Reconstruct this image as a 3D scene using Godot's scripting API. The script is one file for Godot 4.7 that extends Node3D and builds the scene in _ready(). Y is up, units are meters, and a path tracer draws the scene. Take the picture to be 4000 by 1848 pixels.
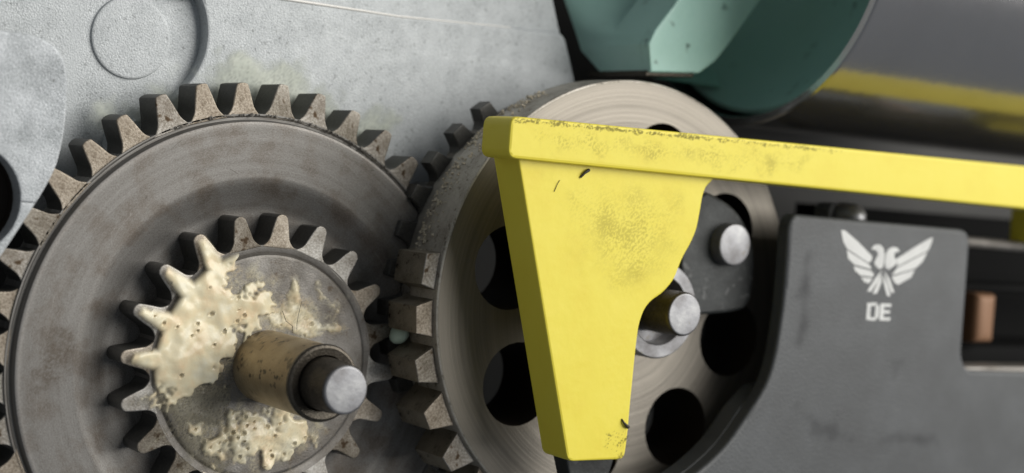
extends Node3D
# All shapes are laid out in millimetres; build() writes them in metres.
const MM := 0.001
const GEAR := Vector2(16.4, 3.14)        # axis of the sector gear; the spur gear turns about the origin
var M := {}
var taken := {}

# ---------------------------------------------------------------- mesh building
class Shape:
	var v := PackedVector3Array()
	var uv := PackedVector2Array()
	var has_uv := false
	var alpha := PackedFloat32Array()      # cover of each corner, for films
	func tri(a: Vector3, b: Vector3, c: Vector3) -> void:      # counter-clockwise seen from outside
		v.append(a); v.append(b); v.append(c)
		uv.append(Vector2.ZERO); uv.append(Vector2.ZERO); uv.append(Vector2.ZERO)
	func quad(a: Vector3, b: Vector3, c: Vector3, d: Vector3) -> void:
		tri(a, b, c); tri(a, c, d)
	func tri_uv(a: Vector3, b: Vector3, c: Vector3, ua: Vector2, ub: Vector2, uc: Vector2) -> void:
		v.append(a); v.append(b); v.append(c); uv.append(ua); uv.append(ub); uv.append(uc)
		has_uv = true
	func add(o: Shape, t := Transform3D.IDENTITY) -> Shape:
		for p in o.v: v.append(t * p)
		uv.append_array(o.uv)
		has_uv = has_uv or o.has_uv
		return self

func build(s: Shape, crease := 40.0, into: ArrayMesh = null) -> ArrayMesh:
	var n := s.v.size()
	var fn := PackedVector3Array(); fn.resize(n / 3)
	var at := {}
	var key := PackedInt32Array(); key.resize(n)
	var lists := []
	for i in n:
		var k := Vector3i((s.v[i] * 2000.0).round())
		if not at.has(k):
			at[k] = lists.size(); lists.append(PackedInt32Array())
		key[i] = at[k]
		lists[key[i]].append(i / 3)
	for f in n / 3:
		fn[f] = (s.v[f * 3 + 1] - s.v[f * 3]).cross(s.v[f * 3 + 2] - s.v[f * 3])
	var cosc := cos(deg_to_rad(crease))
	var pos := PackedVector3Array(); var nor := PackedVector3Array(); var uvs := PackedVector2Array(); var cols := PackedColorArray()
	for f in n / 3:
		var me := fn[f].normalized()
		if me == Vector3.ZERO: continue
		for c in [0, 2, 1]:
			var i: int = f * 3 + c
			var sum := Vector3.ZERO
			for g in lists[key[i]]:
				var o := fn[g]
				if o.dot(me) >= cosc * o.length(): sum += o
			pos.append(s.v[i] * MM); nor.append(sum.normalized() if sum.length() > 0.0 else me); uvs.append(s.uv[i])
			if s.alpha.size(): cols.append(Color(1, 1, 1, s.alpha[i]))
	var a := []; a.resize(Mesh.ARRAY_MAX)
	a[Mesh.ARRAY_VERTEX] = pos; a[Mesh.ARRAY_NORMAL] = nor
	if s.has_uv: a[Mesh.ARRAY_TEX_UV] = uvs
	if cols.size(): a[Mesh.ARRAY_COLOR] = cols
	var m := into if into else ArrayMesh.new()
	m.add_surface_from_arrays(Mesh.PRIMITIVE_TRIANGLES, a)
	return m

func circle(c: Vector2, r: float, n := 48, a0 := 0.0, a1 := 360.0) -> PackedVector2Array:
	var p := PackedVector2Array()
	var full := absf(a1 - a0) > 359.9
	for i in (n if full else n + 1):
		p.append(c + Vector2.from_angle(deg_to_rad(lerpf(a0, a1, float(i) / n))) * r)
	return p

func smooth_poly(pts: Array, times := 2) -> PackedVector2Array:   # Chaikin
	var p := PackedVector2Array(pts)
	for t in times:
		var q := PackedVector2Array()
		for i in p.size():
			var a := p[i]; var b := p[(i + 1) % p.size()]
			q.append(a.lerp(b, 0.25)); q.append(a.lerp(b, 0.75))
		p = q
	return p

func rounded(pts: Array, r: float, n := 5) -> PackedVector2Array:
	var q := PackedVector2Array()
	for i in pts.size():
		var b: Vector2 = pts[i]; var a: Vector2 = pts[(i - 1 + pts.size()) % pts.size()]; var c: Vector2 = pts[(i + 1) % pts.size()]
		var k := minf(r, minf(a.distance_to(b), c.distance_to(b)) * 0.45)
		var s := b + (a - b).normalized() * k; var e := b + (c - b).normalized() * k
		for j in n + 1:
			var t := float(j) / n
			q.append(s.lerp(b, t).lerp(b.lerp(e, t), t))
	return q

func inset(p: PackedVector2Array, d: float) -> PackedVector2Array:
	var q := PackedVector2Array()
	var n := p.size()
	for i in n:
		var e0 := (p[i] - p[(i - 1 + n) % n]).normalized(); var e1 := (p[(i + 1) % n] - p[i]).normalized()
		var n0 := Vector2(-e0.y, e0.x); var n1 := Vector2(-e1.y, e1.x)
		var m := (n0 + n1).normalized()
		q.append(p[i] + m * (d / maxf(0.45, m.dot(n0))))
	return q

func ccw(p: PackedVector2Array) -> PackedVector2Array:
	if Geometry2D.is_polygon_clockwise(p):
		p.reverse()
	if area(p) < 0.0:
		p.reverse()
	return p

func area(p: PackedVector2Array) -> float:
	var a := 0.0
	for i in p.size(): a += p[i].cross(p[(i + 1) % p.size()])
	return a * 0.5

# a plate of that outline between z0 and z1, its front edge rounded by b in two facets
func prism(poly: PackedVector2Array, z0: float, z1: float, b := 0.0, s: Shape = null, back := true, flank: Shape = null) -> Shape:
	if s == null: s = Shape.new()
	var p := poly.duplicate()
	if area(p) < 0.0: p.reverse()
	var rings := [[p, z0]]
	if b > 0.0:
		rings.append([p, z1 - b]); rings.append([inset(p, b * 0.1), z1 - b * 0.6]); rings.append([inset(p, b * 0.35), z1 - b * 0.25]); rings.append([inset(p, b), z1])
	else: rings.append([p, z1])
	var n := p.size()
	for k in rings.size() - 1:
		var lo: PackedVector2Array = rings[k][0]; var hi: PackedVector2Array = rings[k + 1][0]
		for i in n:
			var j := (i + 1) % n
			(flank if flank and k == 0 else s).quad(Vector3(lo[i].x, lo[i].y, rings[k][1]), Vector3(lo[j].x, lo[j].y, rings[k][1]), Vector3(hi[j].x, hi[j].y, rings[k + 1][1]), Vector3(hi[i].x, hi[i].y, rings[k + 1][1]))
	cap(rings[-1][0], z1, s, true)
	if back: cap(p, z0, s, false)
	return s

func cap(p: PackedVector2Array, z: float, s: Shape, front: bool) -> void:
	var t := Geometry2D.triangulate_polygon(p)
	if t.is_empty(): push_warning("no triangles for an outline of %d points" % p.size())
	for i in range(0, t.size(), 3):
		var a := p[t[i]]; var b := p[t[i + 1]]; var c := p[t[i + 2]]
		if ((b - a).cross(c - a) > 0.0) != front:
			var x := b; b = c; c = x
		s.tri(Vector3(a.x, a.y, z), Vector3(b.x, b.y, z), Vector3(c.x, c.y, z))

# an outline with a round hole, joined to it by a hair-thin slit towards +x
func with_hole(outline: PackedVector2Array, c: Vector2, r: float, n := 40) -> PackedVector2Array:
	var p := outline.duplicate()
	if area(p) < 0.0: p.reverse()
	var far := c + Vector2(1000, 0)
	for i in p.size():
		var j := (i + 1) % p.size()
		var h = Geometry2D.segment_intersects_segment(c, far, p[i], p[j])
		if h != null:
			var q := PackedVector2Array()
			for k in p.size(): q.append(p[(j + k) % p.size()])
			q.append(h - Vector2(0, 0.001))
			for k in n + 1:
				q.append(c + Vector2.from_angle(lerpf(-0.0006, -TAU + 0.0006, float(k) / n)) * r)
			q.append(h + Vector2(0, 0.001))
			return q
	return p

# a solid of revolution about z; profile of (radius, z) from the front centre outwards and back
func lathe(profile: Array, n := 96, s: Shape = null, at := Vector2.ZERO) -> Shape:
	if s == null: s = Shape.new()
	for k in profile.size() - 1:
		var a: Vector2 = profile[k]; var b: Vector2 = profile[k + 1]
		for i in n:
			var u := Vector2.from_angle(TAU * i / n); var w := Vector2.from_angle(TAU * (i + 1) / n)
			var p0 := Vector3(at.x + u.x * a.x, at.y + u.y * a.x, a.y); var p1 := Vector3(at.x + w.x * a.x, at.y + w.y * a.x, a.y)
			var q0 := Vector3(at.x + u.x * b.x, at.y + u.y * b.x, b.y); var q1 := Vector3(at.x + w.x * b.x, at.y + w.y * b.x, b.y)
			var f0 := Vector2(float(i) / n * 3.0, 0); var f1 := Vector2(float(i + 1) / n * 3.0, 0)
			var ua := Vector2(0, a.x / 10.0 + absf(a.y) * 0.02); var ub := Vector2(0, b.x / 10.0 + absf(b.y) * 0.02)
			if a.x > 0.0001: s.tri_uv(p0, q0, p1, f0 + ua, f0 + ub, f1 + ua)
			if b.x > 0.0001: s.tri_uv(p1, q0, q1, f1 + ua, f0 + ub, f1 + ub)
	return s

func tube(path: Array, r0: float, r1: float, n := 8) -> Shape:
	var s := Shape.new()
	var rings := []
	for i in path.size():
		var d: Vector3 = (path[mini(i + 1, path.size() - 1)] - path[maxi(i - 1, 0)]).normalized()
		var x := d.cross(Vector3(0.3, 0.2, 0.93)).normalized(); var y := d.cross(x)
		var ring := []
		for k in n: ring.append(path[i] + (x * cos(TAU * k / n) + y * sin(TAU * k / n)) * lerpf(r0, r1, float(i) / (path.size() - 1)))
		rings.append(ring)
	for i in path.size() - 1:
		for k in n:
			var j := (k + 1) % n
			s.quad(rings[i][k], rings[i][j], rings[i + 1][j], rings[i + 1][k])
	for k in n:
		s.tri(rings[0][(k + 1) % n], rings[0][k], path[0]); s.tri(rings[-1][k], rings[-1][(k + 1) % n], path[-1])
	return s

# ---------------------------------------------------------------- scene tree
func numbered(called: String) -> String:
	taken[called] = taken.get(called, -1) + 1
	return called if taken[called] == 0 else "%s_%03d" % [called, taken[called]]

func tag(o: Node3D, label := "", category := "", group := "", kind := "") -> Node3D:
	if label: o.set_meta("label", label)
	if category: o.set_meta("category", category)
	if group: o.set_meta("group", group)
	if kind: o.set_meta("kind", kind)
	return o

func thing(called: String, label: String, category: String, at := Vector3.ZERO, group := "") -> Node3D:
	var o := Node3D.new(); o.name = numbered(called); add_child(o)
	o.position = at * MM
	return tag(o, label, category, group)

func part(called: String, mesh: Mesh, material: Material, parent: Node3D, at := Transform3D.IDENTITY) -> MeshInstance3D:
	var o := MeshInstance3D.new(); o.name = called; o.mesh = mesh; o.material_override = material
	o.transform = Transform3D(at.basis, at.origin * MM)
	parent.add_child(o, true)
	return o

func turned(deg: float, at := Vector3.ZERO) -> Transform3D:
	return Transform3D(Basis(Vector3.BACK, deg_to_rad(deg)), at)

# ---------------------------------------------------------------- materials
func noise(kind: int, freq: float, octaves := 4, nseed := 1, gain := 0.5) -> FastNoiseLite:
	var n := FastNoiseLite.new()
	n.noise_type = kind; n.frequency = freq; n.seed = nseed; n.fractal_octaves = octaves; n.fractal_gain = gain
	return n

func ramp(stops: Array) -> Gradient:
	var g := Gradient.new()
	var o := PackedFloat32Array(); var c := PackedColorArray()
	for s in stops:
		o.append(s[0]); c.append(Color(s[1], s[2], s[3]) if s.size() > 2 else Color(s[1], s[1], s[1]))
	g.offsets = o; g.colors = c
	return g

func ntex(n: FastNoiseLite, g: Gradient = null, size := 512, bump := 0.0) -> NoiseTexture2D:
	var t := NoiseTexture2D.new()
	t.width = size; t.height = size; t.seamless = true; t.noise = n; t.generate_mipmaps = false
	if bump > 0.0:
		t.as_normal_map = true; t.bump_strength = bump
	elif g: t.color_ramp = g
	return t

func stuff_mat(called: String, color: Color, rough: float, metal := 0.0, scale := 0.0) -> StandardMaterial3D:
	var m := StandardMaterial3D.new()
	m.resource_name = called; m.albedo_color = color; m.roughness = rough; m.metallic = metal
	if scale > 0.0:
		m.uv1_triplanar = true; m.uv1_scale = Vector3.ONE * scale
	return m

func tex(m: StandardMaterial3D, albedo: Texture2D, normal: Texture2D = null, ns := 1.0, rough: Texture2D = null) -> StandardMaterial3D:
	m.albedo_texture = albedo
	if normal:
		m.normal_enabled = true; m.normal_texture = normal; m.normal_scale = ns
	if rough:
		m.roughness_texture = rough; m.roughness_texture_channel = BaseMaterial3D.TEXTURE_CHANNEL_GRAYSCALE
	return m

# mottled colour: two noises of different size, and specks, mixed pixel by pixel
func mottle(size: int, s: int, base: Color, dark: Color, light: Color, patch: float, grain: float, specks: float, speck_color: Color, speck_freq := 0.055) -> ImageTexture:
	var im := Image.create(size, size, false, Image.FORMAT_RGB8)
	var big := noise(FastNoiseLite.TYPE_SIMPLEX_SMOOTH, 0.012, 4, s, 0.6).get_seamless_image(size, size)
	var fine := noise(FastNoiseLite.TYPE_SIMPLEX, 0.3, 3, s + 7, 0.75).get_seamless_image(size, size)
	var dots := noise(FastNoiseLite.TYPE_SIMPLEX_SMOOTH, speck_freq, 3, s + 13, 0.65).get_seamless_image(size, size)
	for y in size:
		for x in size:
			var b := (big.get_pixel(x, y).r - 0.5) * 2.0 * patch
			var g := (fine.get_pixel(x, y).r - 0.5) * 2.0 * grain
			var t := b + g
			var c := base.lerp(light, clampf(t, 0, 1)) if t > 0.0 else base.lerp(dark, clampf(-t, 0, 1))
			if specks > 0.0:
				c = c.lerp(speck_color, clampf((dots.get_pixel(x, y).r - 1.0 + specks) * 9.0, 0, 1) * clampf(0.45 - b * 1.6, 0.0, 1.0))
			im.set_pixel(x, y, c)
	return ImageTexture.create_from_image(im)

# lathe marks: rings that change slowly along the turn (u round, v outwards)
func rings_height(s: int, w := 256, h := 1024) -> Image:
	var rng := RandomNumberGenerator.new(); rng.seed = s
	var line := PackedFloat32Array()
	for y in h: line.append(rng.randf_range(-1, 1))
	var wob := noise(FastNoiseLite.TYPE_SIMPLEX_SMOOTH, 0.02, 2, s).get_seamless_image(w, 64)
	var im := Image.create(w, h, false, Image.FORMAT_L8)
	for y in h:
		var a := line[y] * 0.35 + line[y / 4] * 0.35 + line[y / 13] * 0.5 + line[y / 41] * 0.35
		for x in w:
			im.set_pixel(x, y, Color.from_hsv(0, 0, clampf(0.5 + a * 0.42 * (0.55 + 0.9 * (wob.get_pixel(x, (y / 16) % 64).r)), 0, 1)))
	return im

# face of the spur gear laid out by angle (x) and radius (y, 10 mm = 1): turning marks, brown oil stains, scratches
func disc_texture() -> ImageTexture:
	var w := 1536; var h := 1024
	var im := Image.create(w, h, false, Image.FORMAT_RGB8)
	var rng := RandomNumberGenerator.new(); rng.seed = 19
	var line := PackedFloat32Array()
	for y in h: line.append(rng.randf_range(-1, 1))
	var stain := noise(FastNoiseLite.TYPE_SIMPLEX_SMOOTH, 0.008, 5, 3, 0.6); var grain := noise(FastNoiseLite.TYPE_SIMPLEX, 0.25, 3, 4, 0.8); var streak := noise(FastNoiseLite.TYPE_SIMPLEX_SMOOTH, 0.02, 4, 6, 0.6)
	var base := Color(0.51, 0.5, 0.485); var brown := Color(0.42, 0.39, 0.36); var pale := Color(0.64, 0.63, 0.615)
	for y in h:
		var r := y / float(h) * 10.0
		for x in w:
			var a := TAU * x / w
			var c := Vector2(cos(a), sin(a)) * r
			var s := stain.get_noise_2d(c.x * 60.0, c.y * 60.0)
			var k := grain.get_noise_2d(c.x * 45.0, c.y * 45.0) * 0.5 + line[y] * 0.06 * (0.5 + streak.get_noise_2d(x * 0.3, y * 6.0)) + streak.get_noise_2d(x * 0.06, y * 1.2) * 0.2
			var p := base.lerp(brown, clampf(s * 1.1 + 0.08 + 0.5 * exp(-pow((r - 7.3) / 0.45, 2.0)) * (0.5 + s), 0, 1))
			if r > 9.72: p = p.lerp(Color(0.72, 0.7, 0.68), clampf((r - 9.72) * 3.0, 0, 0.75) * (0.6 + 0.4 * streak.get_noise_2d(x * 0.5, 3.0)))
			im.set_pixel(x, y, p.lerp(pale, clampf(k, 0, 1)) if k > 0.0 else p.lerp(Color(0.3, 0.27, 0.24), clampf(-k, 0, 1)))
	for i in 260:      # scratches
		var x := rng.randi() % w; var y := rng.randi_range(620, 1020)
		var dx := rng.randf_range(-1, 1) * (2.0 if i % 3 else 0.7); var dy := rng.randf_range(-0.5, 0.5)
		var tone := pale if rng.randf() < 0.7 else Color(0.3, 0.28, 0.26)
		for j in rng.randi_range(8, 50):
			var px := posmod(int(x + dx * j), w); var py := clampi(int(y + dy * j), 0, h - 1)
			im.set_pixel(px, py, im.get_pixel(px, py).lerp(tone, 0.45))
	return ImageTexture.create_from_image(im)

func make_materials() -> void:
	var grit := ntex(noise(FastNoiseLite.TYPE_SIMPLEX, 0.3, 3, 21, 0.8), null, 512, 2.0)
	var soft := ntex(noise(FastNoiseLite.TYPE_SIMPLEX_SMOOTH, 0.05, 5, 5, 0.6), null, 512, 1.2)
	var rough_mid := ntex(noise(FastNoiseLite.TYPE_SIMPLEX_SMOOTH, 0.03, 5, 9, 0.6), ramp([[0.2, 0.8], [0.8, 1.0]]))
	M.cast = tex(stuff_mat("cast_aluminium", Color(1, 1, 1), 0.62, 0.2, 60), mottle(512, 3, Color(0.725, 0.74, 0.745), Color(0.53, 0.545, 0.55), Color(0.83, 0.84, 0.845), 0.22, 0.65, 0.26, Color(0.42, 0.43, 0.43), 0.09), grit, 0.3, rough_mid)
	M.cast_plate = tex(stuff_mat("sand_cast_plate", Color(1, 1, 1), 0.6, 0.3, 75), mottle(512, 31, Color(0.7, 0.715, 0.725), Color(0.48, 0.495, 0.5), Color(0.87, 0.88, 0.89), 0.45, 0.95, 0.2, Color(0.4, 0.41, 0.4)), grit, 0.5, rough_mid)
	M.steel = tex(stuff_mat("greasy_steel", Color(1, 1, 1), 0.6, 0.75, 62), mottle(512, 11, Color(0.5, 0.485, 0.465), Color(0.37, 0.345, 0.315), Color(0.6, 0.585, 0.57), 0.8, 0.4, 0.25, Color(0.36, 0.32, 0.28)), grit, 0.15, rough_mid)
	M.disc = stuff_mat("turned_disc_steel", Color(1, 1, 1), 0.58, 0.7)
	M.disc.albedo_texture = disc_texture(); M.disc.uv1_scale = Vector3(1.0 / 3.0, 1, 1)
	M.tooth = []
	for k in 3:
		M.tooth.append(tex(stuff_mat("worn_tooth_steel", [Color(1, 1, 1), Color(0.9, 0.89, 0.87), Color(1, 0.97, 0.93)][k], 0.55, 0.75, 90), mottle(256, 41 + k, Color(0.62, 0.6, 0.57), Color(0.42, 0.39, 0.35), Color(0.82, 0.81, 0.79), 0.9, 0.7, 0.3, Color(0.28, 0.22, 0.16)), grit, 0.25))
	M.flank = tex(stuff_mat("oily_shaded_flank", Color(1, 1, 1), 0.5, 0.35, 70), mottle(256, 47, Color(0.3, 0.295, 0.28), Color(0.2, 0.195, 0.18), Color(0.42, 0.41, 0.39), 0.7, 0.5, 0.2, Color(0.5, 0.48, 0.42)), grit, 0.2)  # oily steel, darkened further so the flanks carry their shade as colour
	M.dark_steel = tex(stuff_mat("oily_dark_steel", Color(1, 1, 1), 0.42, 0.8, 60), mottle(256, 51, Color(0.3, 0.28, 0.25), Color(0.16, 0.15, 0.13), Color(0.44, 0.41, 0.37), 0.7, 0.5, 0.2, Color(0.12, 0.1, 0.08)), grit, 0.4)
	var ringim := rings_height(77)
	var ring_n := ringim.duplicate(); ring_n.convert(Image.FORMAT_RGBA8); ring_n.bump_map_to_normal_map(1.6)
	M.turned = stuff_mat("turned_steel", Color(0.6, 0.58, 0.55), 0.47, 0.8)
	var ring_c := Image.create(ringim.get_width(), ringim.get_height(), false, Image.FORMAT_RGB8)
	for y in ringim.get_height():
		for x in ringim.get_width():
			var v := clampf(0.88 + (ringim.get_pixel(x, y).r - 0.5) * 0.18, 0.0, 1.0)
			ring_c.set_pixel(x, y, Color(v, v * 0.992, v * 0.975))
	M.turned.albedo_texture = ImageTexture.create_from_image(ring_c)
	M.turned.normal_enabled = true; M.turned.normal_texture = ImageTexture.create_from_image(ring_n); M.turned.normal_scale = 0.4
	M.drum = tex(stuff_mat("drum_side_steel", Color(1, 1, 1), 0.55, 0.7, 70), mottle(512, 61, Color(0.7, 0.68, 0.64), Color(0.46, 0.43, 0.38), Color(0.82, 0.8, 0.76), 0.8, 0.6, 0.3, Color(0.2, 0.17, 0.13)), grit, 0.3)
	M.land = M.drum.duplicate(); M.land.resource_name = "worn_tooth_land"; M.land.albedo_color = Color(0.78, 0.76, 0.72)
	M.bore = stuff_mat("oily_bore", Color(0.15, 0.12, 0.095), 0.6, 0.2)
	M.bright = tex(stuff_mat("ground_pin_steel", Color(1, 1, 1), 0.45, 0.7, 140), mottle(256, 71, Color(0.55, 0.55, 0.56), Color(0.39, 0.38, 0.38), Color(0.68, 0.68, 0.68), 0.8, 0.3, 0.25, Color(0.45, 0.43, 0.4)), soft, 0.25)
	M.sleeve = tex(stuff_mat("varnished_sleeve", Color(1, 1, 1), 0.45, 0.55, 110), mottle(256, 81, Color(0.64, 0.57, 0.45), Color(0.47, 0.4, 0.3), Color(0.75, 0.69, 0.58), 0.7, 0.35, 0.32, Color(0.08, 0.07, 0.06)), soft, 0.4)
	M.oxide = tex(stuff_mat("black_oxide", Color(1, 1, 1), 0.5, 0.3, 80), mottle(256, 91, Color(0.17, 0.18, 0.18), Color(0.1, 0.1, 0.1), Color(0.3, 0.31, 0.31), 0.6, 0.5, 0.3, Color(0.4, 0.4, 0.4)), soft, 0.3)
	M.yellow = tex(stuff_mat("yellow_nylon", Color(1, 1, 1), 0.5, 0.0, 48), mottle(512, 101, Color(0.915, 0.85, 0.27), Color(0.885, 0.79, 0.21), Color(0.93, 0.87, 0.33), 0.4, 0.15, 0.0, Color.BLACK), soft, 0.15)
	M.teal = tex(stuff_mat("teal_nylon", Color(1, 1, 1), 0.38, 0.0, 45), mottle(256, 111, Color(0.68, 0.84, 0.795), Color(0.6, 0.77, 0.72), Color(0.74, 0.87, 0.83), 0.6, 0.15, 0.2, Color(0.2, 0.28, 0.25)), soft, 0.15)
	M.cylinder = tex(stuff_mat("dark_anodised_tube", Color(1, 1, 1), 0.19, 0.9, 30), mottle(256, 121, Color(0.7, 0.69, 0.69), Color(0.64, 0.63, 0.63), Color(0.75, 0.74, 0.74), 0.5, 0.2, 0.0, Color.BLACK), soft, 0.12)
	M.bore_wall = stuff_mat("polished_tube_bore", Color(0.42, 0.46, 0.44), 0.3, 0.9)
	M.black = tex(stuff_mat("black_nylon", Color(1, 1, 1), 0.55, 0.0, 40), mottle(512, 131, Color(0.225, 0.235, 0.243), Color(0.175, 0.183, 0.19), Color(0.285, 0.295, 0.305), 0.7, 0.35, 0.0, Color.BLACK), grit, 0.15)
	M.black.metallic_specular = 0.6
	M.print = tex(stuff_mat("white_print", Color(1, 1, 1), 0.6, 0.0, 120), mottle(256, 181, Color(0.83, 0.83, 0.82), Color(0.68, 0.68, 0.68), Color(0.88, 0.88, 0.87), 0.6, 0.3, 0.2, Color(0.55, 0.55, 0.55)))
	M.cavity = tex(stuff_mat("oily_cavity", Color(1, 1, 1), 0.6, 0.0, 30), mottle(256, 141, Color(0.13, 0.125, 0.11), Color(0.08, 0.08, 0.07), Color(0.2, 0.19, 0.16), 0.6, 0.3, 0.2, Color(0.06, 0.05, 0.04)))
	M.ridge_glint = stuff_mat("painted_highlight", Color(0.9, 0.89, 0.87), 0.5, 0.2)  # lighter than the casting, to paint the highlight along the ridge
	M.void = stuff_mat("black_housing", Color(0.07, 0.07, 0.07), 0.75)
	M.void.metallic_specular = 0.2
	M.copper = stuff_mat("copper_strip", Color(0.52, 0.38, 0.27), 0.55, 0.2)
	M.grease = tex(stuff_mat("cream_grease", Color(1, 1, 1), 0.26, 0.0, 130), mottle(512, 151, Color(0.94, 0.89, 0.75), Color(0.93, 0.82, 0.66), Color(0.97, 0.95, 0.86), 1.0, 0.15, 0.0, Color(0.62, 0.55, 0.4)), soft, 0.35)
	M.thin_grease = tex(stuff_mat("thin_grey_grease", Color(1, 1, 1), 0.35, 0.0, 110), mottle(256, 161, Color(0.6, 0.57, 0.49), Color(0.45, 0.42, 0.36), Color(0.74, 0.71, 0.62), 0.8, 0.5, 0.0, Color.BLACK), soft, 0.4)
	M.pale_grease = tex(stuff_mat("pale_grease_film", Color(1, 1, 1), 0.5, 0.0, 60), mottle(256, 171, Color(0.78, 0.8, 0.75), Color(0.7, 0.72, 0.68), Color(0.85, 0.86, 0.81), 0.6, 0.3, 0.0, Color.BLACK), soft, 0.3)
	M.grime_film = stuff_mat("olive_grime", Color(0.36, 0.32, 0.13), 0.7)
	M.smudge = stuff_mat("oily_smudge", Color(0.2, 0.2, 0.21), 0.6)
	M.brown_stain = stuff_mat("brown_stain", Color(0.4, 0.33, 0.25), 0.5)
	for m in [M.grease, M.thin_grease, M.pale_grease, M.grime_film, M.brown_stain, M.smudge]:
		m.transparency = BaseMaterial3D.TRANSPARENCY_ALPHA; m.vertex_color_use_as_albedo = true
	M.mint = stuff_mat("mint_grease", Color(0.72, 0.8, 0.74), 0.35)
	M.dust = stuff_mat("tan_grit", Color(0.74, 0.7, 0.62), 0.85)
	M.grime = stuff_mat("grey_grime", Color(0.47, 0.45, 0.42), 0.5)
	M.soot = stuff_mat("dark_fibre", Color(0.2, 0.18, 0.15), 0.7)

# ---------------------------------------------------------------- gear pieces
# one tooth pointing along +x from radius r0 (sunk into the rim) to r1; its ground face and its oily flanks, coloured darker for shade, are two surfaces
func tooth_mesh(r0: float, r1: float, base_w: float, tip_w: float, z0: float, z1: float, pointed := 0.0, bev := 0.06, root := 0.3) -> ArrayMesh:
	var p := PackedVector2Array()
	var side := []
	for i in 10:
		var t := i / 9.0
		var w := lerpf(base_w, tip_w, pow(t, 1.35)) * 0.5 + root * pow(maxf(0.0, 1.0 - t * 2.6), 2.0)
		side.append(Vector2(lerpf(r0, r1 - pointed, t), w))
	for q in side: p.append(Vector2(q.x, -q.y))
	if pointed > 0.0:
		for k in range(1, 6):
			var u := PI * k / 6.0 - PI / 2
			p.append(Vector2(r1 - pointed + pointed * cos(u), tip_w * 0.5 * sin(u)))
	for i in range(9, -1, -1): p.append(Vector2(side[i].x, side[i].y))
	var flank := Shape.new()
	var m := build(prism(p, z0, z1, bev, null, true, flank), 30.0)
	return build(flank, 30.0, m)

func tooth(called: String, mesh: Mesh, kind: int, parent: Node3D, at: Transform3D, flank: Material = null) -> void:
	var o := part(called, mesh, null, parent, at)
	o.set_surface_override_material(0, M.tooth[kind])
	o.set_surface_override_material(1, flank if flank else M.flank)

func up(p: Vector2, z: float) -> Vector3:
	return Vector3(p.x, p.y, z)

func polar(p: Vector2, a0: float, k: int) -> Vector2:
	return Vector2(k * 0.375 + wrapf(p.angle() - a0, -PI, PI) / TAU * 3.0, p.length() / 10.0)

func disc_face_with_holes(rin: float, rout: float, z: float, hr: float, hole_r: float, phase: float, count: int, depth: float) -> Array:
	var s := Shape.new(); var walls := Shape.new()
	var half := PI / count
	for k in count:
		var a0 := deg_to_rad(phase) + k * TAU / count
		var edge := PackedVector2Array()
		var n := 40
		for i in n: edge.append(Vector2.from_angle(a0 + lerpf(-half, half, float(i) / n)) * rout)
		for i in 14: edge.append(Vector2.from_angle(a0 + half) * lerpf(rout, rin, i / 14.0))
		for i in 14: edge.append(Vector2.from_angle(a0 + lerpf(half, -half, i / 14.0)) * rin)
		for i in 14: edge.append(Vector2.from_angle(a0 - half) * lerpf(rin, rout, i / 14.0))
		var c := Vector2.from_angle(a0) * hr
		for i in edge.size():
			var e0 := edge[i]; var e1 := edge[(i + 1) % edge.size()]
			for ring in 5:
				var t0 := ring / 5.0; var t1 := (ring + 1) / 5.0
				var h0 := c + (e0 - c).normalized() * hole_r; var h1 := c + (e1 - c).normalized() * hole_r
				var a := h0.lerp(e0, t0); var b := h1.lerp(e1, t0); var d := h0.lerp(e0, t1); var f := h1.lerp(e1, t1)
				s.tri_uv(up(a, z), up(d, z), up(f, z), polar(a, a0, k), polar(d, a0, k), polar(f, a0, k))
				s.tri_uv(up(a, z), up(f, z), up(b, z), polar(a, a0, k), polar(f, a0, k), polar(b, a0, k))
		var m := 40
		for i in m:
			var u := c + Vector2.from_angle(TAU * i / m) * hole_r; var w := c + Vector2.from_angle(TAU * (i + 1) / m) * hole_r
			walls.quad(Vector3(w.x, w.y, z - depth), Vector3(u.x, u.y, z - depth), Vector3(u.x, u.y, z - 0.001), Vector3(w.x, w.y, z - 0.001))
	return [s, walls]

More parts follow.
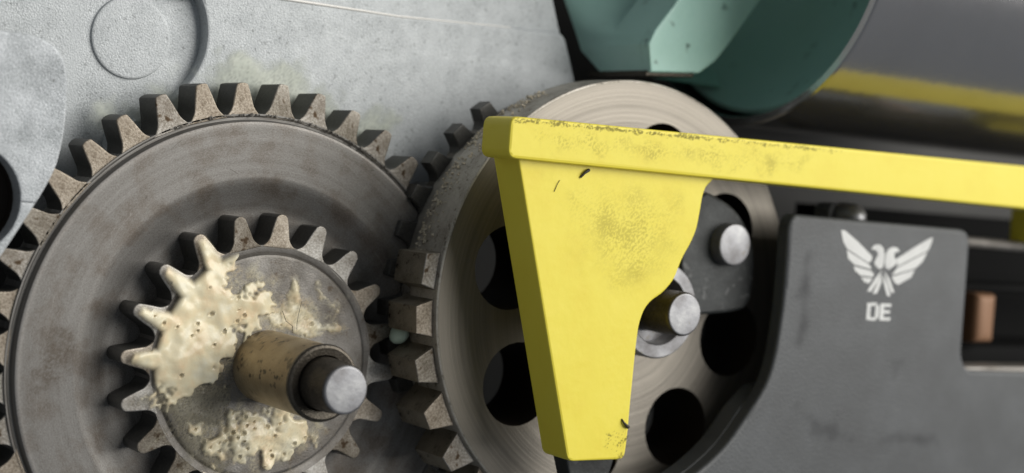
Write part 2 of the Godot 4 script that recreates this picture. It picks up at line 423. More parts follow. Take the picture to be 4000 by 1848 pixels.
func spur_gear() -> void:
	var t := thing("spur_gear", "large grey-brown spur gear with cream grease smeared over its small pinion", "gear")
	part("gear_disc", build(lathe([Vector2(0, -0.6), Vector2(6.1, -0.6), Vector2(6.5, -0.5), Vector2(7.0, -0.26), Vector2(7.4, -0.07), Vector2(7.62, -0.01), Vector2(7.75, 0.0), Vector2(9.85, 0.0), Vector2(9.97, -0.05), Vector2(10.02, -0.16), Vector2(10.06, -0.38), Vector2(10.16, -0.38), Vector2(10.24, -0.3), Vector2(10.3, -0.3), Vector2(10.3, -2.2), Vector2(0, -2.2)], 160), 35.0), M.disc, t)
	var rng := RandomNumberGenerator.new(); rng.seed = 4
	var kinds := []
	for k in 4: kinds.append(tooth_mesh(10.15, 11.7 - 0.06 * k, 1.14 - 0.03 * k, 0.52 - 0.05 * (k % 2), -2.0, -0.3 - 0.03 * k, 0.09, 0.05))
	for k in 40:
		tooth("tooth", kinds[rng.randi() % 4], rng.randi() % 3, t, turned(60.0 + 9.0 * k + rng.randf_range(-0.3, 0.3)))
	var pinion := part("pinion", build(lathe([Vector2(0, 1.07), Vector2(4.45, 1.07), Vector2(4.56, 1.02), Vector2(4.6, 0.9), Vector2(4.64, 0.84), Vector2(4.72, 0.9), Vector2(4.97, 0.92), Vector2(4.97, -1.34)], 100), 35.0), M.steel, t)
	var pk := []
	for k in 3: pk.append(tooth_mesh(4.85, 6.25 - 0.04 * k, 0.98, 0.58, -1.34, 0.93 - 0.015 * k, 0.27, 0.05))
	for k in 20:
		tooth("tooth", pk[rng.randi() % 3], rng.randi() % 3, pinion, turned(32.7 + 18.0 * k))
	var shaft := part("shaft", build(lathe([Vector2(0, 7.78), Vector2(0.86, 7.78), Vector2(0.93, 7.73), Vector2(0.96, 7.62), Vector2(0.97, 7.0), Vector2(1.02, 6.9), Vector2(1.05, 5.2)], 56), 40.0), M.dark_steel, t)
	part("shaft_tip", build(lathe([Vector2(0, 7.8), Vector2(0.82, 7.8), Vector2(0.9, 7.765), Vector2(0.945, 7.69)], 56), 40.0), M.bright, shaft)
	part("shaft_sleeve", build(lathe([Vector2(1.2, 5.78), Vector2(1.3, 5.86), Vector2(1.42, 5.8), Vector2(1.47, 5.7), Vector2(1.48, 1.0)], 64), 40.0), M.sleeve, shaft)
	part("snap_ring", build(lathe([Vector2(1.1, 6.0), Vector2(1.38, 6.06), Vector2(1.47, 6.02), Vector2(1.52, 5.92), Vector2(1.5, 5.78), Vector2(1.18, 5.7), Vector2(1.1, 6.0)], 64), 30.0), M.dark_steel, shaft)

func sector_gear() -> void:
	var g := Vector3(GEAR.x, GEAR.y, 0)
	var t := thing("sector_gear", "thick steel sector gear with round holes behind the yellow plate", "gear", g)
	var face := disc_face_with_holes(2.1, 10.05, 3.85, 6.685, 1.836, 167.3, 8, 3.8)
	part("drum_face", build(face[0], 20.0), M.turned, t)
	part("drum_side", build(lathe([Vector2(10.05, 3.85), Vector2(10.12, 3.82), Vector2(10.155, 3.75), Vector2(10.155, 1.72), Vector2(10.0, 1.55), Vector2(9.6, 0.1)], 200), 35.0), M.drum, t)
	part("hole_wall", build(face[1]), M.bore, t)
	part("hub", build(lathe([Vector2(0.98, 5.5), Vector2(1.45, 5.5), Vector2(1.5, 6.2), Vector2(1.56, 6.28), Vector2(2.08, 6.28), Vector2(2.146, 6.2), Vector2(2.146, 3.8)], 64), 35.0), M.bright, t)
	var pin := part("shaft", build(lathe([Vector2(0.9, 7.93), Vector2(0.955, 7.86), Vector2(0.97, 7.75), Vector2(0.97, 5.3)], 56), 40.0), M.dark_steel, t)
	part("shaft_tip", build(lathe([Vector2(0, 7.955), Vector2(0.84, 7.955), Vector2(0.9, 7.93), Vector2(0.945, 7.87)], 56), 40.0), M.bright, pin)
	var rng := RandomNumberGenerator.new(); rng.seed = 9
	for k in 15:
		var tip := 10.8 + minf(0.5, k * 0.16)
		tooth("sector_tooth", tooth_mesh(9.9, tip, 1.62, 1.3 - minf(0.5, k * 0.17), 1.35, 3.62 - 0.02 * (k % 3), 0.0, 0.05, 0.12), rng.randi() % 3, t, turned(173.3 + 11.3 * k), M.land)
	var rear := part("rear_ring", build(lathe([Vector2(9.4, 0.3), Vector2(9.6, 0.3), Vector2(9.6, -0.5), Vector2(9.0, -0.5)], 120), 35.0), M.dark_steel, t)
	var rk := tooth_mesh(9.5, 10.45, 1.0, 0.66, -0.5, 0.3, 0.0, 0.06)
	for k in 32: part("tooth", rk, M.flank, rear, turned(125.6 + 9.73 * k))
	var cam := part("cam_plate", build(prism(smooth_poly([Vector2(19.25, 8.6), Vector2(20.2, 8.35), Vector2(21.4, 7.85), Vector2(22.35, 6.9), Vector2(22.9, 5.7), Vector2(22.9, 4.3), Vector2(22.7, 3.3), Vector2(21.9, 3.05), Vector2(20.2, 2.9), Vector2(18.9, 2.9), Vector2(18.4, 4.2), Vector2(18.3, 7.0)]), 3.8, 5.25, 0.14), 25.0), M.oxide, t, Transform3D(Basis.IDENTITY, -g))
	part("cam_pin", build(lathe([Vector2(0, 5.88), Vector2(0.85, 5.88), Vector2(0.94, 5.84), Vector2(0.985, 5.74), Vector2(0.985, 5.1)], 48, null, Vector2(20.98, 6.19)), 35.0), M.bright, cam)

func tappet_plate() -> void:
	var t := thing("tappet_plate", "bright yellow plastic lever with a long bar and a tapered tab hanging down", "lever")
	part("bar", build(prism(rounded([Vector2(6.15, 9.2), Vector2(20.2, 9.08), Vector2(48, 8.86), Vector2(48, 11.15), Vector2(20.0, 10.97), Vector2(6.16, 10.86)], 0.4, 4), 6.5, 8.4, 0.12), 30.0), M.yellow, t)
	var tab := [Vector2(6.75, 9.8), Vector2(10.57, -3.05), Vector2(13.6, -3.07), Vector2(13.68, -2.09), Vector2(13.7, -0.43), Vector2(13.72, 0.15), Vector2(13.76, 1.68), Vector2(13.83, 2.7), Vector2(14.04, 3.3), Vector2(14.38, 3.69), Vector2(15.02, 4.05), Vector2(15.57, 4.61), Vector2(15.95, 5.57), Vector2(16.4, 6.28), Vector2(16.65, 6.86), Vector2(16.77, 7.73), Vector2(16.84, 8.35), Vector2(17.0, 8.75), Vector2(17.4, 9.05), Vector2(17.7, 9.8)]
	part("tab", build(prism(rounded(tab, 0.3, 3), 6.3, 8.02, 0.1), 30.0), M.yellow, t)
	part("tab_foot", build(prism(PackedVector2Array([Vector2(11.1, -2.9), Vector2(11.8, -4.9), Vector2(13.3, -4.9), Vector2(13.9, -2.9)]), 6.2, 7.1, 0.12), 30.0), M.oxide, t)
	var spots := poly2([7.6, 9.0, 16.0, 9.0, 16.6, 7.6, 16.3, 6.3, 15.2, 4.3, 13.9, 3.2, 10.6, 4.2, 9.4, 6.4])
	part("tab_grime", build(film([spots], 8.02, 0.0, 0.05, 61, 0.9, 0.5, false, 0, 2.6, 0.2, 0.9), 60.0), M.grime_film, t)
	var scuff := poly2([12.3, -1.9, 13.6, -1.7, 13.55, -2.95, 12.9, -2.95, 12.6, -2.4])
	part("tab_scuff", build(film([scuff], 8.02, 0.0, 0.04, 67, 0.8, 1.2, false, 0, 0.4, 0.6, 2.0), 60.0), M.grime_film, t)
	var lip := poly2([6.4, 10.7, 24, 10.82, 22, 9.3, 11, 9.4, 8, 9.5])
	part("bar_grime", build(film([lip], 8.4, 0.0, 0.05, 63, 0.7, 0.6, false, 0, 1.0, 0.2, 1.2), 60.0), M.grime_film, t)
	var rim := poly2([6.3, 10.84, 25, 10.92, 25, 10.75, 6.3, 10.6])
	part("bar_edge_grime", build(film([rim], 8.4, 0.0, 0.04, 65, 0.15, 1.4, false, 0, 0.06, 0.5, 1.2), 60.0), M.grime_film, t)
	part("return_hook", build(prism(PackedVector2Array([Vector2(43.6, 7.2), Vector2(47, 7.2), Vector2(47, 8.95), Vector2(43.6, 8.95)]), 3.5, 6.6, 0.2), 30.0), M.yellow, t)

func gearbox_shell() -> void:
	var t := thing("gearbox_shell", "pale grey cast aluminium gearbox shell with a round sunken boss", "casing")
	part("shell_floor", build(prism(PackedVector2Array([Vector2(-30, 5), Vector2(8, 5), Vector2(8, 26), Vector2(-30, 26)]), -6.0, -3.1, 0.0)), M.cast, t)
	var p := [Vector2(17.6, 6.0), Vector2(17.4, 13.3), Vector2(16.45, 15.66), Vector2(13.3, 15.6), Vector2(7.15, 15.36), Vector2(1.9, 15.4), Vector2(-2.7, 15.44), Vector2(-2.15, 14.3), Vector2(-2.02, 13.4), Vector2(-2.1, 12.6), Vector2(-2.45, 11.75), Vector2(-3.0, 11.0), Vector2(-3.7, 10.3), Vector2(-5.0, 9.6), Vector2(-6.0, 9.2), Vector2(-6.0, 7.0), Vector2(2, 5.0)]
	part("shell_wall", build(prism(rounded(p, 0.45, 4), -5.0, -2.4, 0.16), 30.0), M.cast, t)
	part("upper_flange", build(prism(PackedVector2Array([Vector2(-3.5, 14.9), Vector2(16.6, 14.9), Vector2(15.1, 19), Vector2(14.9, 26), Vector2(-3.5, 26)]), -5.0, -2.62, 0.05)), M.cast, t)
	part("ridge_highlight", build(tube([Vector3(-2.4, 15.42, -2.43), Vector3(1.9, 15.38, -2.43), Vector3(7.15, 15.34, -2.44), Vector3(13.3, 15.58, -2.47)], 0.1, 0.03, 8), 60.0), M.ridge_glint, t)  # added pale tube, a painted highlight that thins out along the ridge
	part("boss_plug", build(lathe([Vector2(0, -2.96), Vector2(1.58, -2.96), Vector2(1.67, -3.0), Vector2(1.72, -3.12)], 72, null, Vector2(-5.1, 12.99)), 35.0), M.cast, t)
	var bp := thing("bearing_plate", "pale sandy cast plate with a dark bearing hole overlapping the gear teeth", "plate")
	var outline := smooth_poly([Vector2(-24, 12.0), Vector2(-11.7, 12.38), Vector2(-10.3, 12.36), Vector2(-9.4, 11.9), Vector2(-9.05, 11.0), Vector2(-9.03, 9.6), Vector2(-9.08, 8.5), Vector2(-9.35, 7.2), Vector2(-10.6, 5.0), Vector2(-11.3, 3.8), Vector2(-12.5, 2.6), Vector2(-24, 0)])
	part("plate", build(prism(with_hole(outline, Vector2(-12.6, 6.15), 2.05), 0.2, 1.05, 0.08), 25.0), M.cast_plate, bp)
	part("bearing_bore", build(lathe([Vector2(0, -0.6), Vector2(2.1, -0.6), Vector2(2.05, 0.95)], 56, null, Vector2(-12.6, 6.15)), 35.0), M.bore, bp)

func cylinder_and_piston() -> void:
	var axis := Transform3D(Basis(Vector3.UP, PI / 2), Vector3(24.5, 21.22, 1.41))     # local z runs along +x
	var t := thing("air_cylinder", "dark glossy metal cylinder with a yellow reflection, open at its end", "cylinder")
	part("tube", build(lathe([Vector2(8.85, 0.1), Vector2(8.9, 0.0), Vector2(9.22, 0.0), Vector2(9.305, 0.1), Vector2(9.305, 34.0)], 160), 30.0), M.cylinder, t, axis)
	part("bore", build(lathe([Vector2(0, 14.0), Vector2(8.85, 14.0), Vector2(8.85, 0.1)], 160), 30.0), M.bore_wall, t, axis)
	var q := thing("piston", "teal plastic piston with sloping arms sticking out of the cylinder", "piston")
	var arm := PackedVector2Array([Vector2(18.2, 13.9), Vector2(21.2, 14.15), Vector2(22.2, 14.85), Vector2(23.1, 15.9), Vector2(24.8, 18.1), Vector2(28.0, 22.0), Vector2(23.5, 22.0), Vector2(21.6, 20.0), Vector2(19.5, 17.4), Vector2(18.3, 15.9), Vector2(17.95, 15.2)])
	part("arm", build(prism(arm, -1.0, 2.2, 0.12), 30.0), M.teal, q)
	part("end_face", build(scooped_face(), 50.0), M.teal, q)
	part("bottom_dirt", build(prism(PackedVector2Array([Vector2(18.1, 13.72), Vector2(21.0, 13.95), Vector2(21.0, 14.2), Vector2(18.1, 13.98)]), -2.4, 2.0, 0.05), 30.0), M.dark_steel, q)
	part("piston_body", build(lathe([Vector2(0, 7.0), Vector2(3.5, 6.2), Vector2(6.0, 4.2), Vector2(7.7, 2.0), Vector2(8.4, 1.0), Vector2(8.6, 1.1), Vector2(8.7, 13.0)], 96), 30.0), M.teal, q, axis)

# the hollowed end of the piston, between the front arm's edge and the outline of the far side
func scooped_face() -> Shape:
	var s := Shape.new()
	var near := [Vector3(18.2, 13.9, 2.1), Vector3(17.95, 15.2, 2.1), Vector3(18.3, 15.9, 2.1), Vector3(19.5, 17.4, 2.1), Vector3(21.6, 20.0, 2.1), Vector3(23.5, 22.0, 2.1)]
	var far := [Vector3(18.2, 14.0, -1.7), Vector3(18.0, 15.0, -3.0), Vector3(18.1, 15.9, -3.7), Vector3(18.3, 17.6, -5.1), Vector3(18.8, 20.0, -7.0), Vector3(19.2, 22.0, -8.0)]
	var n := 14; var rows := 40
	var grid := []
	for r in rows + 1:
		var t := r / float(rows) * 5.0
		var k := mini(int(t), 4)
		var a: Vector3 = near[k].lerp(near[k + 1], t - k); var b: Vector3 = far[k].lerp(far[k + 1], t - k)
		var row := []
		for i in n + 1:
			var u := i / float(n)
			var p := a.lerp(b, u)
			p.x += 3.2 * pow(sin(PI * clampf(u * 1.05, 0, 1)), 1.3) * smoothstep(15.6, 18.6, p.y)
			row.append(p)
		grid.append(row)
	for r in rows:
		for i in n:
			s.quad(grid[r][i], grid[r + 1][i], grid[r + 1][i + 1], grid[r][i + 1])
	for r in rows:      # far flank and underside run back into the cylinder
		var a: Vector3 = grid[r][n]; var b: Vector3 = grid[r + 1][n]
		s.quad(a, b, Vector3(27, b.y, b.z), Vector3(27, a.y, a.z))
	s.quad(grid[0][0], grid[0][n], Vector3(21.2, 14.1, -1.7), Vector3(21.2, 14.1, 2.1))
	return s

func cover_plate() -> void:
	var t := thing("cover_plate", "dark grey plastic cover plate printed with a white two-headed eagle", "cover")
	var edge := [Vector2(23.17, 7.3), Vector2(23.23, 5.27), Vector2(23.23, 3.8), Vector2(23.12, 2.42), Vector2(22.97, 1.2), Vector2(22.66, 0.09), Vector2(22.22, -0.65), Vector2(21.67, -1.33), Vector2(21.05, -2.1), Vector2(20.41, -2.83), Vector2(19.65, -3.45), Vector2(18.81, -4.0), Vector2(16.5, -5.2)]
	var poly := [Vector2(23.5, 7.82)]
	poly.append_array(edge)
	poly.append_array([Vector2(16.5, -12), Vector2(50, -12), Vector2(50, 0.2), Vector2(36.6, 0.5), Vector2(36.1, 1.2), Vector2(36.0, 7.66)])
	part("plate", build(prism(rounded(poly, 0.8, 4), 6.3, 7.0, 0.2), 40.0), M.black, t)
	var step := [Vector2(24.2, 7.3), Vector2(24.2, 0.3), Vector2(23.6, -0.2), Vector2(22.75, -0.3)]
	for p in edge.slice(7): step.append(p + Vector2(-0.03, 0.03))
	step.append_array([Vector2(16.4, -12), Vector2(48, -12), Vector2(48, 0.1), Vector2(36.0, 0.1), Vector2(35.8, 7.3)])
	part("inner_rim", build(prism(rounded(step, 0.25, 3), 5.3, 6.3, 0.06), 40.0), M.black, t)
	part("lug", build(prism(rounded([Vector2(27.7, 7.0), Vector2(29.8, 7.0), Vector2(29.8, 8.5), Vector2(27.7, 8.5)], 0.5), 4.1, 5.1, 0.1), 40.0), M.black, t)
	var em := Shape.new()
	for f in [
		[26.58, 7.22, 26.86, 7.21, 27.80, 6.72, 28.87, 6.05, 28.85, 5.85, 28.64, 5.73, 27.10, 6.35, 26.79, 6.68], [27.08, 6.29, 28.65, 5.68, 28.82, 5.56, 28.86, 5.43, 27.67, 5.62, 27.21, 5.90],
		[27.64, 5.54, 28.88, 5.35, 29.11, 5.18, 29.01, 5.06, 28.16, 5.11, 27.75, 5.33], [28.20, 5.03, 29.02, 4.99, 28.80, 4.74, 28.48, 4.79],
		[33.12, 7.16, 32.80, 7.06, 31.68, 6.54, 30.53, 5.95, 30.70, 5.80, 30.69, 5.62, 32.87, 6.51, 33.05, 6.85], [32.81, 6.42, 30.70, 5.56, 30.35, 5.19, 30.71, 5.26, 32.03, 5.58, 32.51, 5.93], [30.36, 5.10, 31.99, 5.51, 31.78, 5.13, 30.87, 4.73, 30.62, 4.82],
		[29.68, 5.55, 29.74, 5.83, 29.73, 6.21, 29.60, 6.50, 29.35, 6.64, 29.03, 6.63, 28.82, 6.50, 28.80, 6.36, 28.97, 6.40, 29.16, 6.31, 29.27, 6.16, 29.15, 5.97, 29.04, 5.74, 29.20, 5.58, 29.45, 5.45],
		[29.86, 5.55, 29.79, 5.83, 29.80, 6.21, 29.96, 6.44, 30.27, 6.57, 30.62, 6.53, 30.78, 6.36, 30.63, 6.34, 30.45, 6.31, 30.42, 6.11, 30.58, 5.92, 30.65, 5.77, 30.39, 5.60, 30.09, 5.45],
		[29.65, 5.42, 29.26, 5.06, 28.70, 4.35, 29.00, 4.36, 29.42, 4.88], [29.66, 5.23, 29.40, 4.82, 29.11, 4.25, 29.41, 4.27, 29.68, 4.82], [29.73, 5.23, 29.80, 4.83, 30.15, 4.16, 30.39, 4.17, 30.13, 4.71], [29.74, 5.42, 30.00, 5.02, 30.42, 4.33, 30.64, 4.34, 30.23, 5.00]]:
		var q := PackedVector2Array()
		for i in range(0, f.size(), 2): q.append(Vector2(f[i], f[i + 1]))
		prism(q, 6.98, 7.015, 0.0, em, false)
	part("eagle_emblem", build(em), M.print, t)
	var sm := [poly2([24.6, -0.6, 26.2, -1.6, 29.0, -2.5, 34.6, -2.6, 35.2, -3.3, 28.5, -3.4, 25.4, -2.4, 24.2, -1.2]), poly2([29.6, 1.2, 32.2, 1.6, 32.0, 0.6, 31.2, 0.2, 30.4, 0.7]), poly2([24.0, 6.6, 24.9, 6.4, 25.3, 3.0, 24.6, 1.0, 24.0, 2.0])]
	part("smudge", build(film(sm, 7.0, 0.0, 0.15, 71, 0.8, 0.3, false, 0, 1.2, 0.5, 0.0), 60.0), M.smudge, t)
	var le := Shape.new()
	for r in [[28.8, 2.98, 29.06, 3.8], [29.06, 3.66, 29.5, 3.82], [29.06, 2.96, 29.5, 3.11], [29.4, 3.08, 29.66, 3.7], [29.74, 2.97, 30.0, 3.79], [30.0, 3.64, 30.5, 3.79], [30.0, 3.32, 30.44, 3.46], [30.0, 2.97, 30.51, 3.12]]:
		prism(PackedVector2Array([Vector2(r[0], r[1]), Vector2(r[2], r[1]), Vector2(r[2], r[3]), Vector2(r[0], r[3])]), 6.98, 7.015, 0.0, le, false)
	part("lettering", build(le), M.print, t)

func switch_bay() -> void:
	var t := thing("switch_housing", "black switch housing with a pale strip beside the cover plate", "housing")
	part("housing_back", build(prism(PackedVector2Array([Vector2(35.5, -3), Vector2(90, -3), Vector2(90, 8.4), Vector2(35.5, 8.4)]), -5.0, -3.0, 0.1)), M.void, t)
	part("top_strip", build(prism(PackedVector2Array([Vector2(36.4, 6.75), Vector2(62, 6.4), Vector2(62, 7.0), Vector2(36.4, 7.3)]), 2.0, 4.2, 0.2)), M.steel, t)
	part("housing_floor", build(prism(PackedVector2Array([Vector2(36.2, 0.0), Vector2(62, -0.2), Vector2(62, 1.1), Vector2(36.2, 1.2)]), -3.0, 2.4, 0.1)), M.void, t)
	part("cross_bar", build(prism(PackedVector2Array([Vector2(37.6, 4.3), Vector2(62, 4.2), Vector2(62, 4.6), Vector2(37.6, 4.7)]), 0.0, 2.6, 0.15)), M.void, t)
	part("lip_highlight", build(prism(PackedVector2Array([Vector2(32.7, 0.3), Vector2(50, 0.1), Vector2(50, 0.55), Vector2(32.7, 0.68)]), 5.0, 6.7, 0.12)), M.steel, t)  # pale strip painting in the highlight on the edge of the cover plate
	var c := thing("copper_contact", "copper contact strip upright in the dark switch housing", "contact")
	part("strip", build(prism(PackedVector2Array([Vector2(41.4, 1.5), Vector2(43.0, 1.5), Vector2(43.0, 4.2), Vector2(41.4, 4.2)]), 2.4, 3.6, 0.5), 40.0), M.copper, c)
	var sc := thing("screw_head", "small domed steel screw head above the cover plate edge", "screw", Vector3(28.75, 7.85, 0))
	part("dome", build(lathe([Vector2(0, 6.3), Vector2(0.3, 6.24), Vector2(0.55, 6.05), Vector2(0.68, 5.75), Vector2(0.7, 5.3), Vector2(0.7, 4.8)], 32), 50.0), M.bright, sc)

# ---------------------------------------------------------------- grease
func sdf(p: Vector2, poly: PackedVector2Array) -> float:
	var d := 1e9
	for i in poly.size():
		d = minf(d, p.distance_squared_to(Geometry2D.get_closest_point_to_segment(p, poly[i], poly[(i + 1) % poly.size()])))
	return sqrt(d) * (1.0 if Geometry2D.is_point_in_polygon(p, poly) else -1.0)

# a film whose thickness and cover come from its outlines, noise and burst bubbles
func film(polys: Array, z: float, thick: float, step: float, s: int, ragged: float, grain := 1.0, on_gear := false, bubbles := 0, soft := 0.5, cover := 1.0, broken := 0.0) -> Shape:
	var lo: Vector2 = polys[0][0]; var hi := lo
	for poly in polys:
		for p in poly:
			lo = lo.min(p); hi = hi.max(p)
	lo -= Vector2.ONE * 0.5; hi += Vector2.ONE * 0.5
	var nx := int((hi.x - lo.x) / step) + 1; var ny := int((hi.y - lo.y) / step) + 1
	var lumps := noise(FastNoiseLite.TYPE_SIMPLEX_SMOOTH, 0.5, 3, s, 0.42); var edge := noise(FastNoiseLite.TYPE_SIMPLEX_SMOOTH, 1.1, 3, s + 3, 0.6)
	var fine := noise(FastNoiseLite.TYPE_SIMPLEX, 6.0, 2, s + 5, 0.6)
	var rng := RandomNumberGenerator.new(); rng.seed = s
	var pops := []
	for i in bubbles:
		pops.append([Vector2(rng.randf_range(lo.x, hi.x), rng.randf_range(lo.y, hi.y)), rng.randf_range(0.04, 0.11)])
	var h := PackedFloat32Array(); h.resize(nx * ny)
	var al := PackedFloat32Array(); al.resize(nx * ny)
	for j in ny:
		for i in nx:
			var p := lo + Vector2(i, j) * step
			var d := -9.0
			for poly in polys: d = maxf(d, sdf(p, poly))
			d += edge.get_noise_2dv(p * grain) * ragged
			if on_gear: d = minf(d, on_pinion(p))
			var v := 0.0; var c := 0.0
			if d > 0.0:
				var t := clampf(d / soft, 0, 1)
				var l := lumps.get_noise_2dv(p)
				v = thick * (sqrt(t) * (0.7 + 0.8 * l) + 0.12)
				c = smoothstep(0.0, 1.0, t) * cover * clampf(1.0 + broken * (l * 1.6 + fine.get_noise_2dv(p) * 2.2 - 0.55), 0.0, 1.0)
				for b in pops:
					var q: float = p.distance_to(b[0]) / b[1]
					if q < 1.6:
						v -= thick * (0.5 * maxf(0.0, 1.0 - q * q) - 0.12 * maxf(0.0, 1.0 - absf(q - 1.15) * 3.0))
						c *= 1.0 - 0.55 * maxf(0.0, 1.0 - q * q)
			h[j * nx + i] = z + 0.006 + maxf(0.0, v)
			al[j * nx + i] = c
	var o := Shape.new()
	for j in ny - 1:
		for i in nx - 1:
			var k := j * nx + i
			if maxf(maxf(al[k], al[k + 1]), maxf(al[k + nx], al[k + nx + 1])) <= 0.004: continue
			var p := lo + Vector2(i, j) * step
			o.quad(up(p, h[k]), up(p + Vector2(step, 0), h[k + 1]), up(p + Vector2(step, step), h[k + 1 + nx]), up(p + Vector2(0, step), h[k + nx]))
			for w in [k, k + 1, k + 1 + nx, k, k + 1 + nx, k + nx]: o.alpha.append(al[w])
	return o

func poly2(a: Array) -> PackedVector2Array:
	var q := PackedVector2Array()
	for i in range(0, a.size(), 2): q.append(Vector2(a[i], a[i + 1]))
	return q

# how far a point lies inside the pinion's outline
func on_pinion(p: Vector2) -> float:
	var r := p.length()
	var a := wrapf(rad_to_deg(p.angle()) - 32.7, -9.0, 9.0)
	var half := lerpf(0.5, 0.24, clampf((r - 4.95) / 1.2, 0, 1))
	return maxf(4.95 - r, minf(6.15 - r, half - absf(deg_to_rad(a)) * r))

func grease() -> void:
	var big := poly2([-3.3, 5.5, -3.7, 5.2, -4.15, 4.5, -4.9, 4.3, -5.2, 3.5, -5.6, 2.5, -6.2, 2.4, -5.9, 1.4, -6.4, 0.6, -6.3, 0.3, -5.7, -0.25, -5.3, -0.9, -4.4, -1.5, -3.3, -1.3, -2.2, -0.7, -1.55, 0.12, -1.2, 0.8, -1.1, 1.3, -0.3, 1.75, 0.3, 2.5, 0.1, 3.3, -0.9, 3.4, -1.5, 2.95, -1.8, 3.84, -1.75, 4.6, -2.3, 5.1, -2.8, 5.5])
	tag(part("cream_grease", build(film([big], 1.06, 0.2, 0.05, 5, 0.9, 0.8, true, 90, 0.3, 1.0, 0.0), 60.0), M.grease, self), "thick cream grease with burst bubbles over the pinion's upper teeth", "grease", "", "stuff")
	var web := poly2([-0.6, 2.0, 0.2, 1.4, 1.6, 1.1, 3.2, 1.3, 3.7, 1.8, 2.9, 1.8, 2.2, 2.1, 1.6, 2.8, 1.1, 3.8, 0.75, 3.9, 0.8, 3.0, 0.4, 2.4, -0.2, 2.9, -0.9, 2.9])
	var web2 := poly2([1.9, 3.2, 2.5, 2.6, 3.3, 2.0, 3.4, 2.3, 2.7, 2.9, 2.1, 3.5])
	tag(part("streaked_grease", build(film([web, web2], 1.06, 0.12, 0.05, 15, 0.35, 1.0, false, 40, 0.4, 1.0, 0.1), 60.0), M.grease, self), "thin webbed grease streak on the pinion face above the shaft", "grease", "", "stuff")
	var low := poly2([-3.2, -2.4, -2.2, -2.6, -1.4, -2.1, -0.3, -1.7, 1.2, -1.7, 2.3, -2.0, 2.4, -3.1, 1.4, -3.6, 0.5, -4.2, -0.6, -3.9, -1.3, -4.1, -2.5, -3.6])
	tag(part("lumpy_grease", build(film([low], 1.06, 0.2, 0.05, 25, 1.1, 0.7, true, 80, 0.5, 1.0, 0.1), 60.0), M.grease, self), "lumpy cream grease patch on the pinion face below the shaft", "grease", "", "stuff")
	var veil := poly2([-4.6, 3.6, -3.0, 4.6, -1.2, 4.4, 0.4, 3.6, 1.6, 3.4, 3.4, 2.6, 3.7, 1.4, 2.0, 0.8, -1.0, 0.9, -1.5, -1.2, 0.6, -1.5, 2.8, -1.8, 3.0, -3.2, 1.0, -4.3, -1.6, -4.5, -3.6, -3.2, -5.0, -1.2, -5.2, 1.0])
	tag(part("grease_veil", build(film([veil], 1.065, 0.03, 0.06, 27, 1.2, 0.8, true, 0, 1.0, 0.4, 0.5), 60.0), M.grease, self), "thin see-through veil of grease over the whole pinion face", "grease", "", "stuff")
	var dirty := poly2([-6.3, -0.9, -5.2, -0.3, -4.0, -0.6, -2.9, -0.4, -2.0, 0.2, -1.2, -1.0, -0.8, -2.0, -1.0, -4.6, -2.6, -5.4, -4.3, -5.6, -5.4, -3.6, -6.3, -1.8])
	tag(part("dirty_grease", build(film([dirty], 1.0, 0.12, 0.06, 35, 0.7, 1.0, true, 60, 0.7, 0.75, 0.4), 60.0), M.thin_grease, self), "thin grey grease film on the pinion's lower teeth", "grease", "", "stuff")
	var smear := poly2([-8.0, 9.0, -6.4, 10.4, -4.9, 11.1, -3.6, 11.6, -2.6, 11.9, -1.5, 12.6, 0.2, 13.0, 1.6, 12.9, 3.0, 12.3, 5.2, 11.6, 7.5, 11.0, 8.4, 10.0, 4, 8.6, 0, 9.0, -4, 8.6])
	tag(part("pale_grease_smear", build(film([smear], -2.39, 0.07, 0.09, 45, 1.2, 0.4, false, 0, 1.1, 0.9, 0.15), 60.0), M.pale_grease, self), "pale greenish grease smear on the casing above the large gear's teeth", "grease", "", "stuff")
	var patch := poly2([-9.58, 1.5, -7.5, 1.5, -7.4, -0.1, -8.7, -1.8, -9.5, -1.0])
	var arc := poly2([-6.2, 4.6, -4.6, 6.4, -2.0, 7.6, 0.5, 7.9, 0.5, 7.5, -2.0, 7.2, -4.2, 6.0, -5.9, 4.4])
	tag(part("brown_stain", build(film([patch, arc], 0.0, 0.0, 0.07, 55, 0.6, 1.0, false, 0, 0.8, 0.4, 0.4), 60.0), M.brown_stain, self), "brown oily stain on the face of the large gear", "stain", "", "stuff")
	var drop := thing("grease_drop", "mint green grease drop stuck between the two gears", "grease", Vector3(6.05, 1.4, 1.3))
	var blob := Shape.new()
	lathe([Vector2(0, 0.62), Vector2(0.2, 0.56), Vector2(0.36, 0.36), Vector2(0.42, 0.1), Vector2(0.34, -0.2), Vector2(0, -0.35)], 20, blob)
	for i in blob.v.size():
		var p := blob.v[i]
		blob.v[i] = Vector3(p.x * 0.85 + p.y * 0.25, p.y * (1.25 if p.y > 0.0 else 1.0), p.z + 0.05 * sin(p.x * 9.0))
	part("blob", build(blob, 80.0), M.mint, drop)

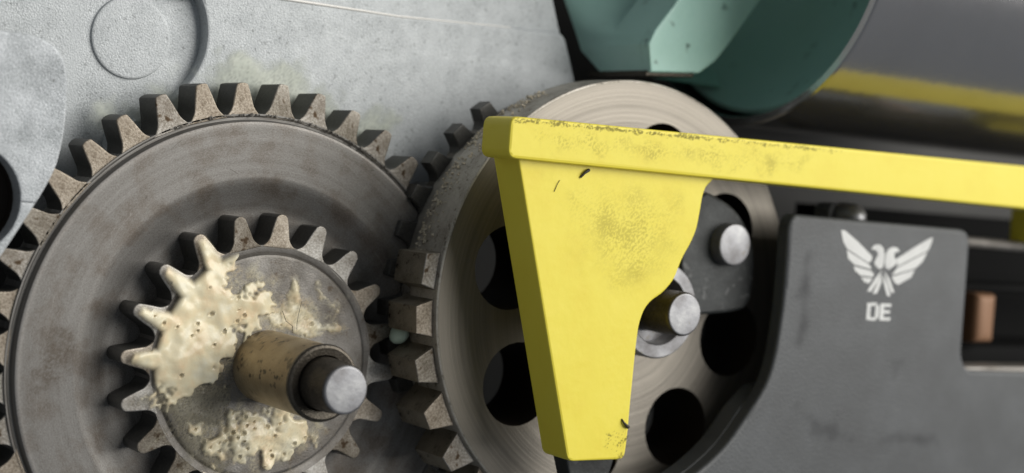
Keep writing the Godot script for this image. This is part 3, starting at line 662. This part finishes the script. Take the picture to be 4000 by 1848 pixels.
# gritty crumbs caught on a round edge: one heap that nobody could count
func crumbs(at: Vector2, r: float, a0: float, a1: float, z0: float, z1: float, n: int, size: float, nseed: int) -> Shape:
	var s := Shape.new()
	var rng := RandomNumberGenerator.new(); rng.seed = nseed
	for i in n:
		var a := deg_to_rad(lerpf(a0, a1, rng.randf())); var z := lerpf(z0, z1, pow(rng.randf(), 1.8))
		var c := Vector3(at.x + cos(a) * r, at.y + sin(a) * r, z)
		var k := size * rng.randf_range(0.35, 1.0)
		var b := Basis(Vector3(rng.randf_range(-1, 1), rng.randf_range(-1, 1), 0.3).normalized(), rng.randf() * TAU).scaled(Vector3(k, k * rng.randf_range(0.5, 1.3), k * rng.randf_range(0.6, 1.4)))
		var top := b * Vector3(0.2, 0, 0.8); var low := b * Vector3(0, 0.1, -0.8)
		for j in 5:
			var u := b * Vector3(cos(TAU * j / 5), sin(TAU * j / 5), 0.1 * (j % 2)); var w := b * Vector3(cos(TAU * (j + 1) / 5), sin(TAU * (j + 1) / 5), 0.1 * ((j + 1) % 2))
			s.tri(c + u, c + w, c + top); s.tri(c + w, c + u, c + low)
	return s

func grit() -> void:
	tag(part("grit", build(crumbs(GEAR, 10.17, 114, 174, 1.62, 2.9, 300, 0.1, 3), 50.0), M.dust, self), "tan gritty dirt caught along the rear edge of the sector gear's drum", "dirt", "", "stuff")
	tag(part("tooth_grime", build(crumbs(Vector2.ZERO, 10.25, 52, 116, -0.42, -0.18, 170, 0.11, 8), 50.0), M.grime, self), "dark lumpy grime at the roots of the large gear's upper teeth", "dirt", "", "stuff")

func fibres() -> void:
	for f in [
		["curled dark plastic fleck stuck under the lip of the yellow bar", [Vector3(10.07, 8.68, 8.05), Vector3(10.2, 8.86, 8.12), Vector3(10.33, 8.95, 8.12), Vector3(10.46, 9.0, 8.06)], 0.05, 0.075],
		["thin dark hair lying on the upper yellow tab", [Vector3(8.8, 8.02, 8.04), Vector3(8.86, 8.18, 8.05), Vector3(8.93, 8.34, 8.05), Vector3(9.04, 8.5, 8.04)], 0.014, 0.01],
		["dark sliver standing off the lower right edge of the yellow tab", [Vector3(13.25, -1.33, 8.04), Vector3(13.32, -1.48, 8.1), Vector3(13.46, -1.6, 8.12), Vector3(13.62, -1.68, 8.05)], 0.03, 0.09],
		["fine curled hair stuck in the grease above the sleeve", [Vector3(0.5, 2.3, 1.2), Vector3(0.62, 1.9, 1.34), Vector3(0.9, 1.7, 1.4), Vector3(1.0, 1.4, 1.3)], 0.012, 0.01],
		["fine straight hair stuck in the grease beside a curled one", [Vector3(1.35, 2.7, 1.2), Vector3(1.2, 2.2, 1.3), Vector3(1.12, 1.8, 1.36), Vector3(1.2, 1.5, 1.25)], 0.011, 0.008]]:
		tag(part(numbered("fibre"), build(tube(f[1], f[2], f[3], 6), 80.0), M.soot, self), f[0], "fibre", "loose fibres and flecks")

# ---------------------------------------------------------------- scene
func _ready() -> void:
	var cam := Camera3D.new(); cam.name = "camera"; add_child(cam)
	cam.transform = Transform3D(Basis(Vector3(0.816004, 0.075698, 0.573068), Vector3(-0.044032, 0.996648, -0.068952), Vector3(-0.576366, 0.031032, 0.816602)), Vector3(-30.0601, 8.1016, 60.3813) * MM)
	var att := CameraAttributesPhysical.new()
	att.frustum_focal_length = 81.8; att.frustum_focus_distance = 0.0655; att.exposure_aperture = 78.0; att.frustum_near = 0.005; att.frustum_far = 5.0
	cam.attributes = att
	cam.fov = 16.6975; cam.near = 0.005; cam.far = 5.0; cam.current = true
	var we := WorldEnvironment.new(); we.name = "world"
	var env := Environment.new(); we.environment = env
	env.background_mode = Environment.BG_COLOR; env.background_color = Color(0.74, 0.77, 0.8); env.background_energy_multiplier = 0.3
	env.tonemap_mode = Environment.TONE_MAPPER_LINEAR; env.tonemap_exposure = 1.0
	env.sdfgi_enabled = true; env.ssao_enabled = true; env.ssil_enabled = true
	add_child(we)
	area_light("window_light", Vector3(190, 115, 215), Vector3(14, 5, 2), Vector2(0.3, 0.28), Color(1.0, 0.99, 0.97), 0.14)
	make_materials()
	# setting
	var back := part("gearbox_cavity", build(prism(PackedVector2Array([Vector2(-60, -50), Vector2(140, -50), Vector2(140, 80), Vector2(-60, 80)]), -16, -14)), M.cavity, self)
	tag(back, "dark oily inside of the gearbox behind the gears", "", "", "structure")
	gearbox_shell()
	cylinder_and_piston()
	spur_gear()
	sector_gear()
	cover_plate()
	switch_bay()
	tappet_plate()
	grease()
	grit()
	fibres()

func area_light(called: String, at: Vector3, towards: Vector3, size: Vector2, color: Color, energy: float) -> void:
	var l := AreaLight3D.new(); l.name = called
	l.area_size = size; l.light_color = color; l.light_energy = energy; l.shadow_enabled = true
	l.area_range = 3.0; l.area_attenuation = 2.0
	add_child(l)
	l.look_at_from_position(at * MM, towards * MM, Vector3.UP)
